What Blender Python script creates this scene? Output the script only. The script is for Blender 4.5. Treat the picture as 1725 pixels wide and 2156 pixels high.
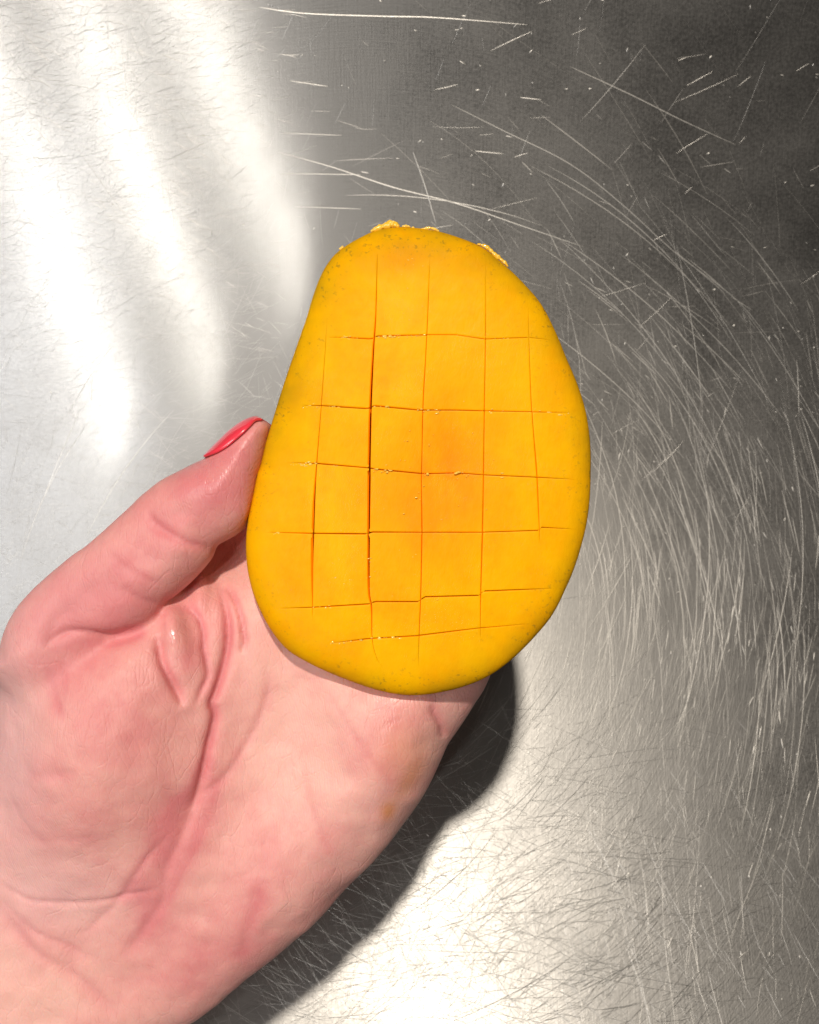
import bpy, math, random
import numpy as np
from mathutils import Vector, geometry

random.seed(7)
rng = np.random.default_rng(7)
scene = bpy.context.scene
for o in list(bpy.data.objects):
    bpy.data.objects.remove(o, do_unlink=True)

# ------------------------------------------------------------------ camera, light, exposure
CAM_H = 0.414          # metres above the sink floor
HAND_Z = 0.180         # height at which the fruit is held
PX = 2 * (CAM_H - HAND_Z) * math.tan(math.radians(28)) / 2156   # metres per traced unit at HAND_Z

cam_data = bpy.data.cameras.new("camera")
cam = bpy.data.objects.new("camera", cam_data)
scene.collection.objects.link(cam)
cam.location = (0, 0, CAM_H)
cam_data.sensor_fit = 'VERTICAL'
cam_data.sensor_height = 24
cam_data.lens = 12 / math.tan(math.radians(28))
cam_data.clip_start = 0.01
cam_data.clip_end = 50
cam_data.dof.use_dof = True
cam_data.dof.focus_distance = CAM_H - 0.183
cam_data.dof.aperture_fstop = cam_data.lens / 0.9
scene.camera = cam

world = bpy.data.worlds.new("World")
scene.world = world
world.use_nodes = True
bg = world.node_tree.nodes['Background']
bg.inputs[0].default_value = (1.0, 0.93, 0.86, 1)
bg.inputs[1].default_value = 0.07

def area(name, loc, target, sx, sy, power, color, roll=0.0):
    d = bpy.data.lights.new(name, 'AREA')
    d.shape = 'RECTANGLE'; d.size = sx; d.size_y = sy
    d.energy = power; d.color = color
    o = bpy.data.objects.new(name, d)
    scene.collection.objects.link(o)
    o.location = loc
    q = (Vector(target) - Vector(loc)).to_track_quat('-Z', 'Y')
    o.rotation_euler = q.to_euler()
    o.rotation_euler.rotate_axis('Z', roll)
    return o

# warm lamp high above, slightly towards the top of the frame: the crisp shadow
key = bpy.data.lights.new("lamp_key", 'AREA')
key.shape = 'DISK'; key.size = 0.07; key.energy = 21; key.color = (1.0, 0.91, 0.79)
ko = bpy.data.objects.new("lamp_key", key)
scene.collection.objects.link(ko)
ko.location = (0.02, 0.77, 1.62)
ko.rotation_euler = (Vector((0, 0, 0.1)) - ko.location).to_track_quat('-Z', 'Y').to_euler()

# ceiling fixture of three tubes towards the upper left, seen as streaks in the steel
TUBES = [((-0.51, -0.25), (-0.185, 0.08)), ((-0.645, -0.25), (-0.345, 0.17)), ((-0.81, -0.25), (-0.52, 0.22))]
for (a, b) in TUBES:
    d = bpy.data.lights.new("lamp_tube", 'AREA')
    d.shape = 'RECTANGLE'; d.size = 0.02; d.size_y = math.dist(a, b)
    d.energy = 1.85; d.color = (1.0, 0.96, 0.90)
    o = bpy.data.objects.new("lamp_tube", d)
    scene.collection.objects.link(o)
    o.location = ((a[0] + b[0]) / 2, (a[1] + b[1]) / 2, 1.5)
    o.rotation_euler = (0, 0, math.atan2(b[1] - a[1], b[0] - a[0]) - math.pi / 2)
# cool window light from the left
area("lamp_window", (-0.85, 0.25, 1.45), (0, 0, 0.1), 0.45, 0.8, 5.2, (0.93, 0.95, 1.0))

scene.view_settings.view_transform = 'Standard'
scene.view_settings.look = 'None'
scene.view_settings.exposure = 0
scene.view_settings.gamma = 1
scene.cycles.max_bounces = 8
scene.cycles.sample_clamp_indirect = 4

# ------------------------------------------------------------------ helpers
def W(u, v, z):
    """traced position (u right, v down) at height z -> metres"""
    k = PX * (CAM_H - z) / (CAM_H - HAND_Z)
    return np.array([(u - 862.5) * k, (1078 - v) * k])

BOWL_C = (0.0, 0.043); BOWL_RX = 8.0; BOWL_RY = 0.45
def bowl_z(x, y):
    """height of the gently dished sink floor"""
    return (x - BOWL_C[0]) ** 2 / (2 * BOWL_RX) + (y - BOWL_C[1]) ** 2 / (2 * BOWL_RY)

def FW(u, v):
    """traced position on the sink floor"""
    z = 0.0
    for _ in range(12):
        p = W(u, v, z); z = 0.5 * z + 0.5 * float(bowl_z(p[0], p[1]))
    return p

def Wp(pts, z):
    return np.array([W(u, v, z) for u, v in pts])

def catmull(P, n=6, closed=True):
    P = np.asarray(P, float); m = len(P); out = []
    for i in range(m if closed else m - 1):
        if closed:
            p0, p1, p2, p3 = P[(i - 1) % m], P[i], P[(i + 1) % m], P[(i + 2) % m]
        else:
            p0, p1, p2, p3 = P[max(i - 1, 0)], P[i], P[i + 1], P[min(i + 2, m - 1)]
        for k in range(n):
            t = k / n
            out.append(0.5 * ((2 * p1) + (-p0 + p2) * t + (2 * p0 - 5 * p1 + 4 * p2 - p3) * t * t + (-p0 + 3 * p1 - 3 * p2 + p3) * t ** 3))
    if not closed:
        out.append(P[-1])
    return np.array(out)

def poly_sdf(X, Y, P):
    """positive inside"""
    shp = X.shape; x = X.ravel(); y = Y.ravel()
    d2 = np.full(x.shape, 1e9); ins = np.zeros(x.shape, bool)
    n = len(P)
    for i in range(n):
        a = P[i]; b = P[(i + 1) % n]; e = b - a
        wx = x - a[0]; wy = y - a[1]
        t = np.clip((wx * e[0] + wy * e[1]) / (e @ e + 1e-18), 0, 1)
        d2 = np.minimum(d2, (wx - e[0] * t) ** 2 + (wy - e[1] * t) ** 2)
        c = ((a[1] > y) != (b[1] > y))
        if abs(e[1]) > 1e-15:
            ins ^= c & (x < e[0] * (y - a[1]) / e[1] + a[0])
    d = np.sqrt(d2)
    return np.where(ins, d, -d).reshape(shp)

def line_dist(x, y, P):
    """distance to an open polyline and the position along it (0..1)"""
    best = np.full(x.shape, 1e9); par = np.zeros(x.shape)
    L = np.r_[0, np.cumsum(np.hypot(*np.diff(P, axis=0).T))]
    for i in range(len(P) - 1):
        a = P[i]; e = P[i + 1] - a
        wx = x - a[0]; wy = y - a[1]
        t = np.clip((wx * e[0] + wy * e[1]) / (e @ e + 1e-18), 0, 1)
        d = np.hypot(wx - e[0] * t, wy - e[1] * t)
        m = d < best
        best = np.where(m, d, best)
        par = np.where(m, (L[i] + t * (L[i + 1] - L[i])) / L[-1], par)
    return best, par

def smin(a, b, k):
    h = np.clip(0.5 + 0.5 * (b - a) / k, 0, 1)
    return b * (1 - h) + a * h - k * h * (1 - h)

def smax(a, b, k):
    return -smin(-a, -b, k)

def bilinear(F, x, y, x0, y0, h):
    i = (x - x0) / h; j = (y - y0) / h
    i0 = np.clip(np.floor(i).astype(int), 0, F.shape[0] - 2); j0 = np.clip(np.floor(j).astype(int), 0, F.shape[1] - 2)
    fi = np.clip(i - i0, 0, 1); fj = np.clip(j - j0, 0, 1)
    return F[i0, j0] * (1 - fi) * (1 - fj) + F[i0 + 1, j0] * fi * (1 - fj) + F[i0, j0 + 1] * (1 - fi) * fj + F[i0 + 1, j0 + 1] * fi * fj

def surface_nets(F, org, h):
    """iso-surface (F<0 inside) as verts and quads"""
    ins = F < 0
    nx, ny, nz = F.shape
    c = np.zeros((nx - 1, ny - 1, nz - 1), np.int8)
    corners = [(i, j, k) for i in (0, 1) for j in (0, 1) for k in (0, 1)]
    for i, j, k in corners:
        c += ins[i:nx - 1 + i, j:ny - 1 + j, k:nz - 1 + k]
    act = (c > 0) & (c < 8)
    idx = np.argwhere(act)
    vid = np.full(act.shape, -1, np.int64)
    vid[act] = np.arange(len(idx))
    S = np.zeros((len(idx), 3)); N = np.zeros(len(idx))
    for ax in range(3):
        for a in (0, 1):
            for b in (0, 1):
                o0 = [0, 0, 0]; others = [q for q in range(3) if q != ax]
                o0[others[0]] = a; o0[others[1]] = b
                o1 = list(o0); o1[ax] = 1
                f0 = F[idx[:, 0] + o0[0], idx[:, 1] + o0[1], idx[:, 2] + o0[2]]
                f1 = F[idx[:, 0] + o1[0], idx[:, 1] + o1[1], idx[:, 2] + o1[2]]
                m = (f0 < 0) != (f1 < 0)
                t = np.where(m, f0 / np.where(m, f0 - f1, 1), 0)
                p = np.tile(np.array(o0, float), (len(idx), 1)); p[:, ax] += t
                S += np.where(m[:, None], p, 0); N += m
    V = (idx + S / N[:, None]) * h + org
    Q = []
    for ax in range(3):
        o = [q for q in range(3) if q != ax]
        sl0 = [slice(None)] * 3; sl1 = [slice(None)] * 3
        sl0[ax] = slice(0, F.shape[ax] - 1); sl1[ax] = slice(1, F.shape[ax])
        A = ins[tuple(sl0)]; B = ins[tuple(sl1)]
        e = np.argwhere(A != B)
        ok = np.ones(len(e), bool)
        for q in o:
            ok &= (e[:, q] > 0) & (e[:, q] < F.shape[q] - 1)
        e = e[ok]
        s = A[e[:, 0], e[:, 1], e[:, 2]]
        def vv(d0, d1):
            g = e.copy(); g[:, o[0]] += d0; g[:, o[1]] += d1
            return vid[g[:, 0], g[:, 1], g[:, 2]]
        q = np.stack([vv(-1, -1), vv(0, -1), vv(0, 0), vv(-1, 0)], 1)
        flip = ~s if ax != 1 else s
        q[flip] = q[flip][:, ::-1]
        Q.append(q)
    return V, np.concatenate(Q)

def mesh_obj(name, V, F, mat=None, parent=None, smooth=True):
    me = bpy.data.meshes.new(name)
    V = np.asarray(V, np.float32)
    if isinstance(F, np.ndarray):
        n, k = F.shape
        me.vertices.add(len(V)); me.vertices.foreach_set('co', V.ravel())
        me.loops.add(n * k); me.loops.foreach_set('vertex_index', F.astype(np.int32).ravel())
        me.polygons.add(n); me.polygons.foreach_set('loop_start', np.arange(0, n * k, k, dtype=np.int32))
        me.update(calc_edges=True)
    else:
        me.from_pydata([tuple(map(float, v)) for v in V], [], F)
        me.update()
    me.validate()
    if smooth:
        me.polygons.foreach_set('use_smooth', np.ones(len(me.polygons), bool))
    o = bpy.data.objects.new(name, me)
    scene.collection.objects.link(o)
    if mat: me.materials.append(mat)
    if parent: o.parent = parent
    return o

def set_attr(o, name, values):
    a = o.data.attributes.new(name, 'FLOAT', 'POINT')
    a.data.foreach_set('value', np.asarray(values, np.float32))

def tag(o, label=None, cat=None, group=None, kind=None):
    for k, v in (('label', label), ('category', cat), ('group', group), ('kind', kind)):
        if v: o[k] = v

class NT:
    """small node-tree helper"""
    def __init__(s, name):
        s.m = bpy.data.materials.new(name); s.m.use_nodes = True
        s.t = s.m.node_tree; s.t.nodes.clear()
        s.out = s.n('ShaderNodeOutputMaterial')
        s.b = s.n('ShaderNodeBsdfPrincipled')
        s.l(s.b.outputs[0], s.out.inputs[0])
    def n(s, typ, **kw):
        nd = s.t.nodes.new(typ)
        for k, v in kw.items(): setattr(nd, k, v)
        return nd
    def l(s, a, b): s.t.links.new(a, b)
    def put(s, sock, v):
        if hasattr(v, 'is_output'): s.l(v, sock)
        else: sock.default_value = v
    def math(s, op, a, b=0.0, c=0.0, clamp=False):
        nd = s.n('ShaderNodeMath', operation=op, use_clamp=clamp)
        s.put(nd.inputs[0], a); s.put(nd.inputs[1], b); s.put(nd.inputs[2], c)
        return nd.outputs[0]
    def mix(s, f, a, b):
        nd = s.n('ShaderNodeMix', data_type='RGBA')
        s.put(nd.inputs[0], f); s.put(nd.inputs[6], a); s.put(nd.inputs[7], b)
        return nd.outputs[2]
    def coord(s): return s.n('ShaderNodeTexCoord').outputs['Object']
    def mapping(s, v, scale=(1, 1, 1), rot=(0, 0, 0), loc=(0, 0, 0)):
        nd = s.n('ShaderNodeMapping'); s.l(v, nd.inputs[0])
        nd.inputs[1].default_value = loc; nd.inputs[2].default_value = rot; nd.inputs[3].default_value = scale
        return nd.outputs[0]
    def noise(s, v, scale, detail=3, rough=0.5, dist=0.0):
        nd = s.n('ShaderNodeTexNoise'); s.l(v, nd.inputs['Vector'])
        nd.inputs['Scale'].default_value = scale; nd.inputs['Detail'].default_value = detail
        nd.inputs['Roughness'].default_value = rough; nd.inputs['Distortion'].default_value = dist
        return nd.outputs[0]
    def voronoi(s, v, scale, feature='F1'):
        nd = s.n('ShaderNodeTexVoronoi', feature=feature); s.l(v, nd.inputs['Vector'])
        nd.inputs['Scale'].default_value = scale
        return nd.outputs[0]
    def ramp(s, f, lo, hi, a=0.0, b=1.0):
        nd = s.n('ShaderNodeMapRange', clamp=True); s.put(nd.inputs[0], f)
        nd.inputs[1].default_value = lo; nd.inputs[2].default_value = hi
        nd.inputs[3].default_value = a; nd.inputs[4].default_value = b
        return nd.outputs[0]
    def attr(s, name): return s.n('ShaderNodeAttribute', attribute_name=name).outputs['Fac']
    def bump(s, hgt, strength, dist, normal=None):
        nd = s.n('ShaderNodeBump'); nd.inputs['Strength'].default_value = strength
        nd.inputs['Distance'].default_value = dist; s.put(nd.inputs['Height'], hgt)
        if normal is not None: s.l(normal, nd.inputs['Normal'])
        return nd.outputs[0]
    def set(s, **kw):
        for k, v in kw.items(): s.put(s.b.inputs[k.replace('_', ' ')], v)

# ------------------------------------------------------------------ materials
SWIRL = FW(760, 1260)

def steel_mat(name, rough, aniso, base, bump=True):
    t = NT(name)
    co = t.coord()
    rel = t.n('ShaderNodeVectorMath', operation='SUBTRACT'); t.l(co, rel.inputs[0])
    rel.inputs[1].default_value = (SWIRL[0], SWIRL[1], 0)
    cr = t.n('ShaderNodeVectorMath', operation='CROSS_PRODUCT'); cr.inputs[0].default_value = (0, 0, 1)
    t.l(rel.outputs[0], cr.inputs[1])
    nm = t.n('ShaderNodeVectorMath', operation='NORMALIZE'); t.l(cr.outputs[0], nm.inputs[0])
    cloud = t.noise(co, 22, 4, 0.55)
    r = t.math('ADD', t.ramp(cloud, 0.3, 0.7, rough - 0.05, rough + 0.06), t.ramp(t.noise(co, 900, 2, 0.6), 0.3, 0.7, -0.05, 0.05))
    t.set(Base_Color=t.mix(t.ramp(t.noise(co, 9, 3, 0.6), 0.3, 0.7), base, tuple(c * 0.90 for c in base[:3]) + (1,)),
          Metallic=1.0, Roughness=r, Anisotropic=aniso)
    t.l(nm.outputs[0], t.b.inputs['Tangent'])
    if bump:
        # fine brushed grain in rings about the swirl centre, and crossed hairlines
        sep = t.n('ShaderNodeSeparateXYZ'); t.l(rel.outputs[0], sep.inputs[0])
        ang = t.math('ARCTAN2', sep.outputs[1], sep.outputs[0])
        ln = t.n('ShaderNodeVectorMath', operation='LENGTH'); t.l(rel.outputs[0], ln.inputs[0])
        cmb = t.n('ShaderNodeCombineXYZ')
        t.put(cmb.inputs[0], t.math('MULTIPLY', ln.outputs['Value'], 1900.0)); t.put(cmb.inputs[1], t.math('MULTIPLY', ang, 14.0))
        g1 = t.noise(cmb.outputs[0], 1.0, 2, 0.6, 0.4)
        hs = g1
        for a, sx, sy in ((0.5, 1700, 60), (1.9, 1500, 70), (2.7, 1900, 80)):
            hs = t.math('ADD', hs, t.math('MULTIPLY', t.noise(t.mapping(co, (sx, sy, 1), (0, 0, a)), 1.0, 2, 0.5, 0.2), 0.55))
        n1 = t.bump(hs, 0.10, 0.0003)
        n2 = t.bump(t.noise(co, 1600, 2, 0.6), 0.10, 0.0002, n1)
        n0 = t.bump(hs, 0.010, 0.0003)
        n3 = t.bump(t.noise(co, 14, 2, 0.5), 0.35, 0.0012, n2)
        t.l(n3, t.b.inputs['Normal'])
        # polished lobe under the worn, scattered one
        g = t.n('ShaderNodeBsdfAnisotropic', distribution='GGX')
        g.inputs['Color'].default_value = (0.60, 0.585, 0.56, 1)
        # the lower and right parts are scoured dull, the upper left kept its polish
        sp = t.n('ShaderNodeSeparateXYZ'); t.l(co, sp.inputs[0])
        worn = t.ramp(t.math('ADD', t.math('SUBTRACT', t.math('MULTIPLY', sp.outputs[0], 0.8), sp.outputs[1]), t.math('MULTIPLY', cloud, 0.05)), -0.02, 0.10)
        t.put(g.inputs['Roughness'], t.math('ADD', t.ramp(cloud, 0.3, 0.7, 0.095, 0.125), t.math('MULTIPLY', worn, 0.20))); g.inputs['Anisotropy'].default_value = 0.38; g.inputs['Rotation'].default_value = 0.0
        t.l(n0, g.inputs['Normal'])
        # the mill grain of the sheet runs across the basin, gently curved
        re2 = t.n('ShaderNodeVectorMath', operation='SUBTRACT'); t.l(co, re2.inputs[0]); re2.inputs[1].default_value = (0.13, -0.50, 0)
        c2 = t.n('ShaderNodeVectorMath', operation='CROSS_PRODUCT'); c2.inputs[0].default_value = (0, 0, 1); t.l(re2.outputs[0], c2.inputs[1])
        m2 = t.n('ShaderNodeVectorMath', operation='NORMALIZE'); t.l(c2.outputs[0], m2.inputs[0])
        t.l(m2.outputs[0], g.inputs['Tangent'])
        mx = t.n('ShaderNodeMixShader'); mx.inputs[0].default_value = 0.12
        t.l(t.b.outputs[0], mx.inputs[1]); t.l(g.outputs[0], mx.inputs[2]); t.l(mx.outputs[0], t.out.inputs[0])
    return t.m

M_STEEL = steel_mat('brushed_steel', 0.365, 0.0, (0.165, 0.160, 0.153, 1))
M_SCRATCH = steel_mat('scratched_steel', 0.44, 0.0, (0.44, 0.425, 0.40, 1), bump=False)
M_HAIR = steel_mat('hairline_steel', 0.36, 0.0, (0.30, 0.29, 0.275, 1), bump=False)

def skin_mat():
    t = NT('palm_skin')
    co = t.coord()
    red = t.attr('flush_shade'); wet = t.attr('wet'); stain = t.attr('stain'); pale = t.attr('pale')
    mott = t.noise(co, 70, 4, 0.6); mott2 = t.noise(co, 260, 3, 0.6)
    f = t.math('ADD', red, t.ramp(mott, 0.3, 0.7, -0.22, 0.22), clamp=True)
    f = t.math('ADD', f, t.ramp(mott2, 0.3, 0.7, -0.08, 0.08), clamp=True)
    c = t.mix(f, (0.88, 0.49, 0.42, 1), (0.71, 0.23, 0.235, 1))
    c = t.mix(pale, c, (0.80, 0.47, 0.46, 1))
    c = t.mix(stain, c, (0.78, 0.30, 0.10, 1))
    rough = t.math('SUBTRACT', t.ramp(t.noise(co, 500, 2), 0.3, 0.7, 0.46, 0.60), t.math('MULTIPLY', wet, 0.30))
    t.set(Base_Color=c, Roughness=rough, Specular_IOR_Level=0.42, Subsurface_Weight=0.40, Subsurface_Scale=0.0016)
    t.b.inputs['Subsurface Radius'].default_value = (1.0, 0.42, 0.25)
    ridges = t.n('ShaderNodeTexWave', wave_type='BANDS', bands_direction='DIAGONAL')
    t.l(t.mapping(co, (1, 1, 1), (0, 0, 0.5)), ridges.inputs['Vector'])
    ridges.inputs['Scale'].default_value = 620; ridges.inputs['Distortion'].default_value = 9
    ridges.inputs['Detail'].default_value = 1; ridges.inputs['Detail Scale'].default_value = 0.08
    n1 = t.bump(ridges.outputs[1], 0.16, 0.00012)
    wob = t.n('ShaderNodeVectorMath', operation='MULTIPLY_ADD')
    nz_ = t.n('ShaderNodeTexNoise'); t.l(co, nz_.inputs['Vector']); nz_.inputs['Scale'].default_value = 180
    t.l(nz_.outputs['Color'], wob.inputs[0]); wob.inputs[1].default_value = (0.0025,) * 3; t.l(co, wob.inputs[2])
    net1 = t.ramp(t.voronoi(t.mapping(wob.outputs[0], (1, 0.45, 0.6), (0, 0, 0.55)), 520, 'DISTANCE_TO_EDGE'), 0.0, 0.10)
    net2 = t.ramp(t.voronoi(t.mapping(wob.outputs[0], (1, 0.35, 0.6), (0, 0, -0.5)), 210, 'DISTANCE_TO_EDGE'), 0.0, 0.035)
    n2 = t.bump(net1, 0.22, 0.00016, n1)
    n2 = t.bump(t.math('MULTIPLY', net2, t.ramp(t.noise(co, 60, 2), 0.4, 0.6)), 0.30, 0.00022, n2)
    n2 = t.bump(t.noise(co, 1500, 3, 0.6), 0.16, 0.00014, n2)
    n3 = t.bump(t.noise(co, 330, 4, 0.6), 0.26, 0.0005, n2)
    t.l(n3, t.b.inputs['Normal'])
    return t.m
M_SKIN = skin_mat()

def flesh_mat():
    t = NT('mango_flesh')
    co = t.coord()
    rim = t.attr('rim'); blush_shade = t.attr('blush_shade')
    blot = t.noise(t.mapping(co, (1.0, 0.6, 1)), 62, 5, 0.62, 0.6); fine = t.noise(co, 420, 3, 0.6)
    c = t.mix(t.ramp(blot, 0.32, 0.68), (0.98, 0.49, 0.0, 1), (0.96, 0.37, 0.0, 1))
    c = t.mix(t.ramp(fine, 0.35, 0.7, 0, 0.25), c, (0.98, 0.54, 0.002, 1))
    c = t.mix(t.math('MULTIPLY', blush_shade, t.ramp(t.noise(t.mapping(co, (1.3, 0.7, 1)), 130, 4, 0.65), 0.3, 0.7, 0.45, 1.15), clamp=True), c, (0.93, 0.285, 0.002, 1))
    # towards the rind the flesh turns olive, edge shade painted in too, with little dark flecks
    edge = t.math('MULTIPLY', rim, t.ramp(t.noise(co, 90, 3, 0.6), 0.3, 0.65, 0.35, 1.0))
    c = t.mix(edge, c, (0.50, 0.275, 0.006, 1))
    fl = t.ramp(t.noise(t.mapping(co, (1, 1, 0.5)), 900, 3, 0.6), 0.57, 0.68)
    pt = t.ramp(t.noise(co, 120, 2, 0.5), 0.42, 0.56)
    c = t.mix(t.math('MULTIPLY', t.math('MULTIPLY', fl, pt), t.math('MULTIPLY', rim, 0.9, 0.0)), c, (0.24, 0.155, 0.015, 1))
    dry = t.math('SUBTRACT', 1.0, rim, clamp=True)
    dry = t.math('MULTIPLY', dry, dry)
    t.set(Base_Color=c, Roughness=t.ramp(t.noise(co, 240, 3), 0.3, 0.7, 0.34, 0.55), Specular_IOR_Level=t.math('MULTIPLY', dry, 0.07),
          Coat_Weight=t.math('MULTIPLY', dry, t.ramp(t.noise(co, 85, 3, 0.6), 0.46, 0.64, 0.0, 0.05)), Coat_Roughness=0.12)
    # a wet film that breaks into specks of glitter
    t.l(t.bump(t.noise(co, 1400, 2, 0.7), 0.55, 0.0005), t.b.inputs['Coat Normal'])
    n1 = t.bump(t.noise(t.mapping(co, (1, 0.45, 1)), 800, 4, 0.65), 0.34, 0.0004)
    n2 = t.bump(t.noise(co, 130, 2), 0.20, 0.0008, n1)
    t.l(n2, t.b.inputs['Normal'])
    return t.m
M_FLESH = flesh_mat()

def rind_mat():
    t = NT('mango_rind')
    co = t.coord()
    c = t.mix(t.ramp(t.noise(co, 40, 4, 0.6), 0.35, 0.65), (0.80, 0.50, 0.02, 1), (0.56, 0.46, 0.02, 1))
    c = t.mix(t.ramp(t.voronoi(co, 420), 0.10, 0.18, 0.6, 0), c, (0.62, 0.50, 0.12, 1))
    t.set(Base_Color=c, Roughness=0.42, Specular_IOR_Level=0.4)
    t.l(t.bump(t.noise(co, 500, 2), 0.1, 0.0003), t.b.inputs['Normal'])
    return t.m
M_RIND = rind_mat()

def plain(name, col, rough, coat=0.0, **kw):
    t = NT(name); t.set(Base_Color=col, Roughness=rough, Coat_Weight=coat, **kw)
    return t
tn = plain('coral_polish', (0.86, 0.045, 0.075, 1), 0.22, 0.6)
M_NAIL = tn.m
tj = plain('juice', (0.96, 0.62, 0.10, 1), 0.08, 0.5, Specular_IOR_Level=0.6)
M_JUICE = tj.m
ts = plain('torn_flesh', (0.93, 0.55, 0.05, 1), 0.2, 0.4)
ts.l(ts.bump(ts.noise(ts.coord(), 600, 3), 0.4, 0.0006), ts.b.inputs['Normal'])
M_SHRED = ts.m

# ------------------------------------------------------------------ the steel sink
def build_sink():
    cx, cy = 0.0, 0.02
    ha, hb = 0.235, 0.262
    rows = [(r, 0.0, 0.0) for r in np.linspace(0.012, 1, 80)]
    for a in np.linspace(0, 1, 14)[1:]: rows.append((1, 0.055 * math.sin(a * 1.15), 0.060 * (1 - math.cos(a * 1.15)) + 0.055 * math.sin(a * 1.15) * 0.25))
    lo, lz = rows[-1][1:]
    for a in np.linspace(0, 1, 8)[1:]: rows.append((1, lo + 0.022 * a, lz + 0.06 * a))
    lo, lz = rows[-1][1:]
    for a in np.linspace(0, 1.2, 6)[1:]: rows.append((1, lo + 0.010 * math.sin(a), lz + 0.008 * math.sin(a * 1.3)))
    lo, lz = rows[-1][1:]
    for e in np.linspace(0.02, 0.25, 6): rows.append((1, lo + e, lz))
    m = 240
    V = [(cx, cy, float(bowl_z(cx, cy)))]; F = []
    for (r, off, z) in rows:
        for k in range(m):
            th = 2 * math.pi * k / m
            c, s = math.cos(th), math.sin(th)
            rr = r * (abs(c / ha) ** 3 + abs(s / hb) ** 3) ** (-1 / 3)
            bx = cx + rr * c; by = cy + rr * s
            V.append((bx + c * off, by + s * off, float(bowl_z(bx, by)) + z))
    for k in range(m): F.append((0, 1 + k, 1 + (k + 1) % m))
    for i in range(len(rows) - 1):
        for k in range(m):
            a = 1 + i * m + k; b = 1 + i * m + (k + 1) % m
            F.append((a, a + m, b + m, b))
    o = mesh_obj('sink_floor', V, F, M_STEEL)
    tag(o, 'scratched stainless steel sink basin under the hand', None, None, 'structure')
    return o
sink = build_sink()

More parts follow.
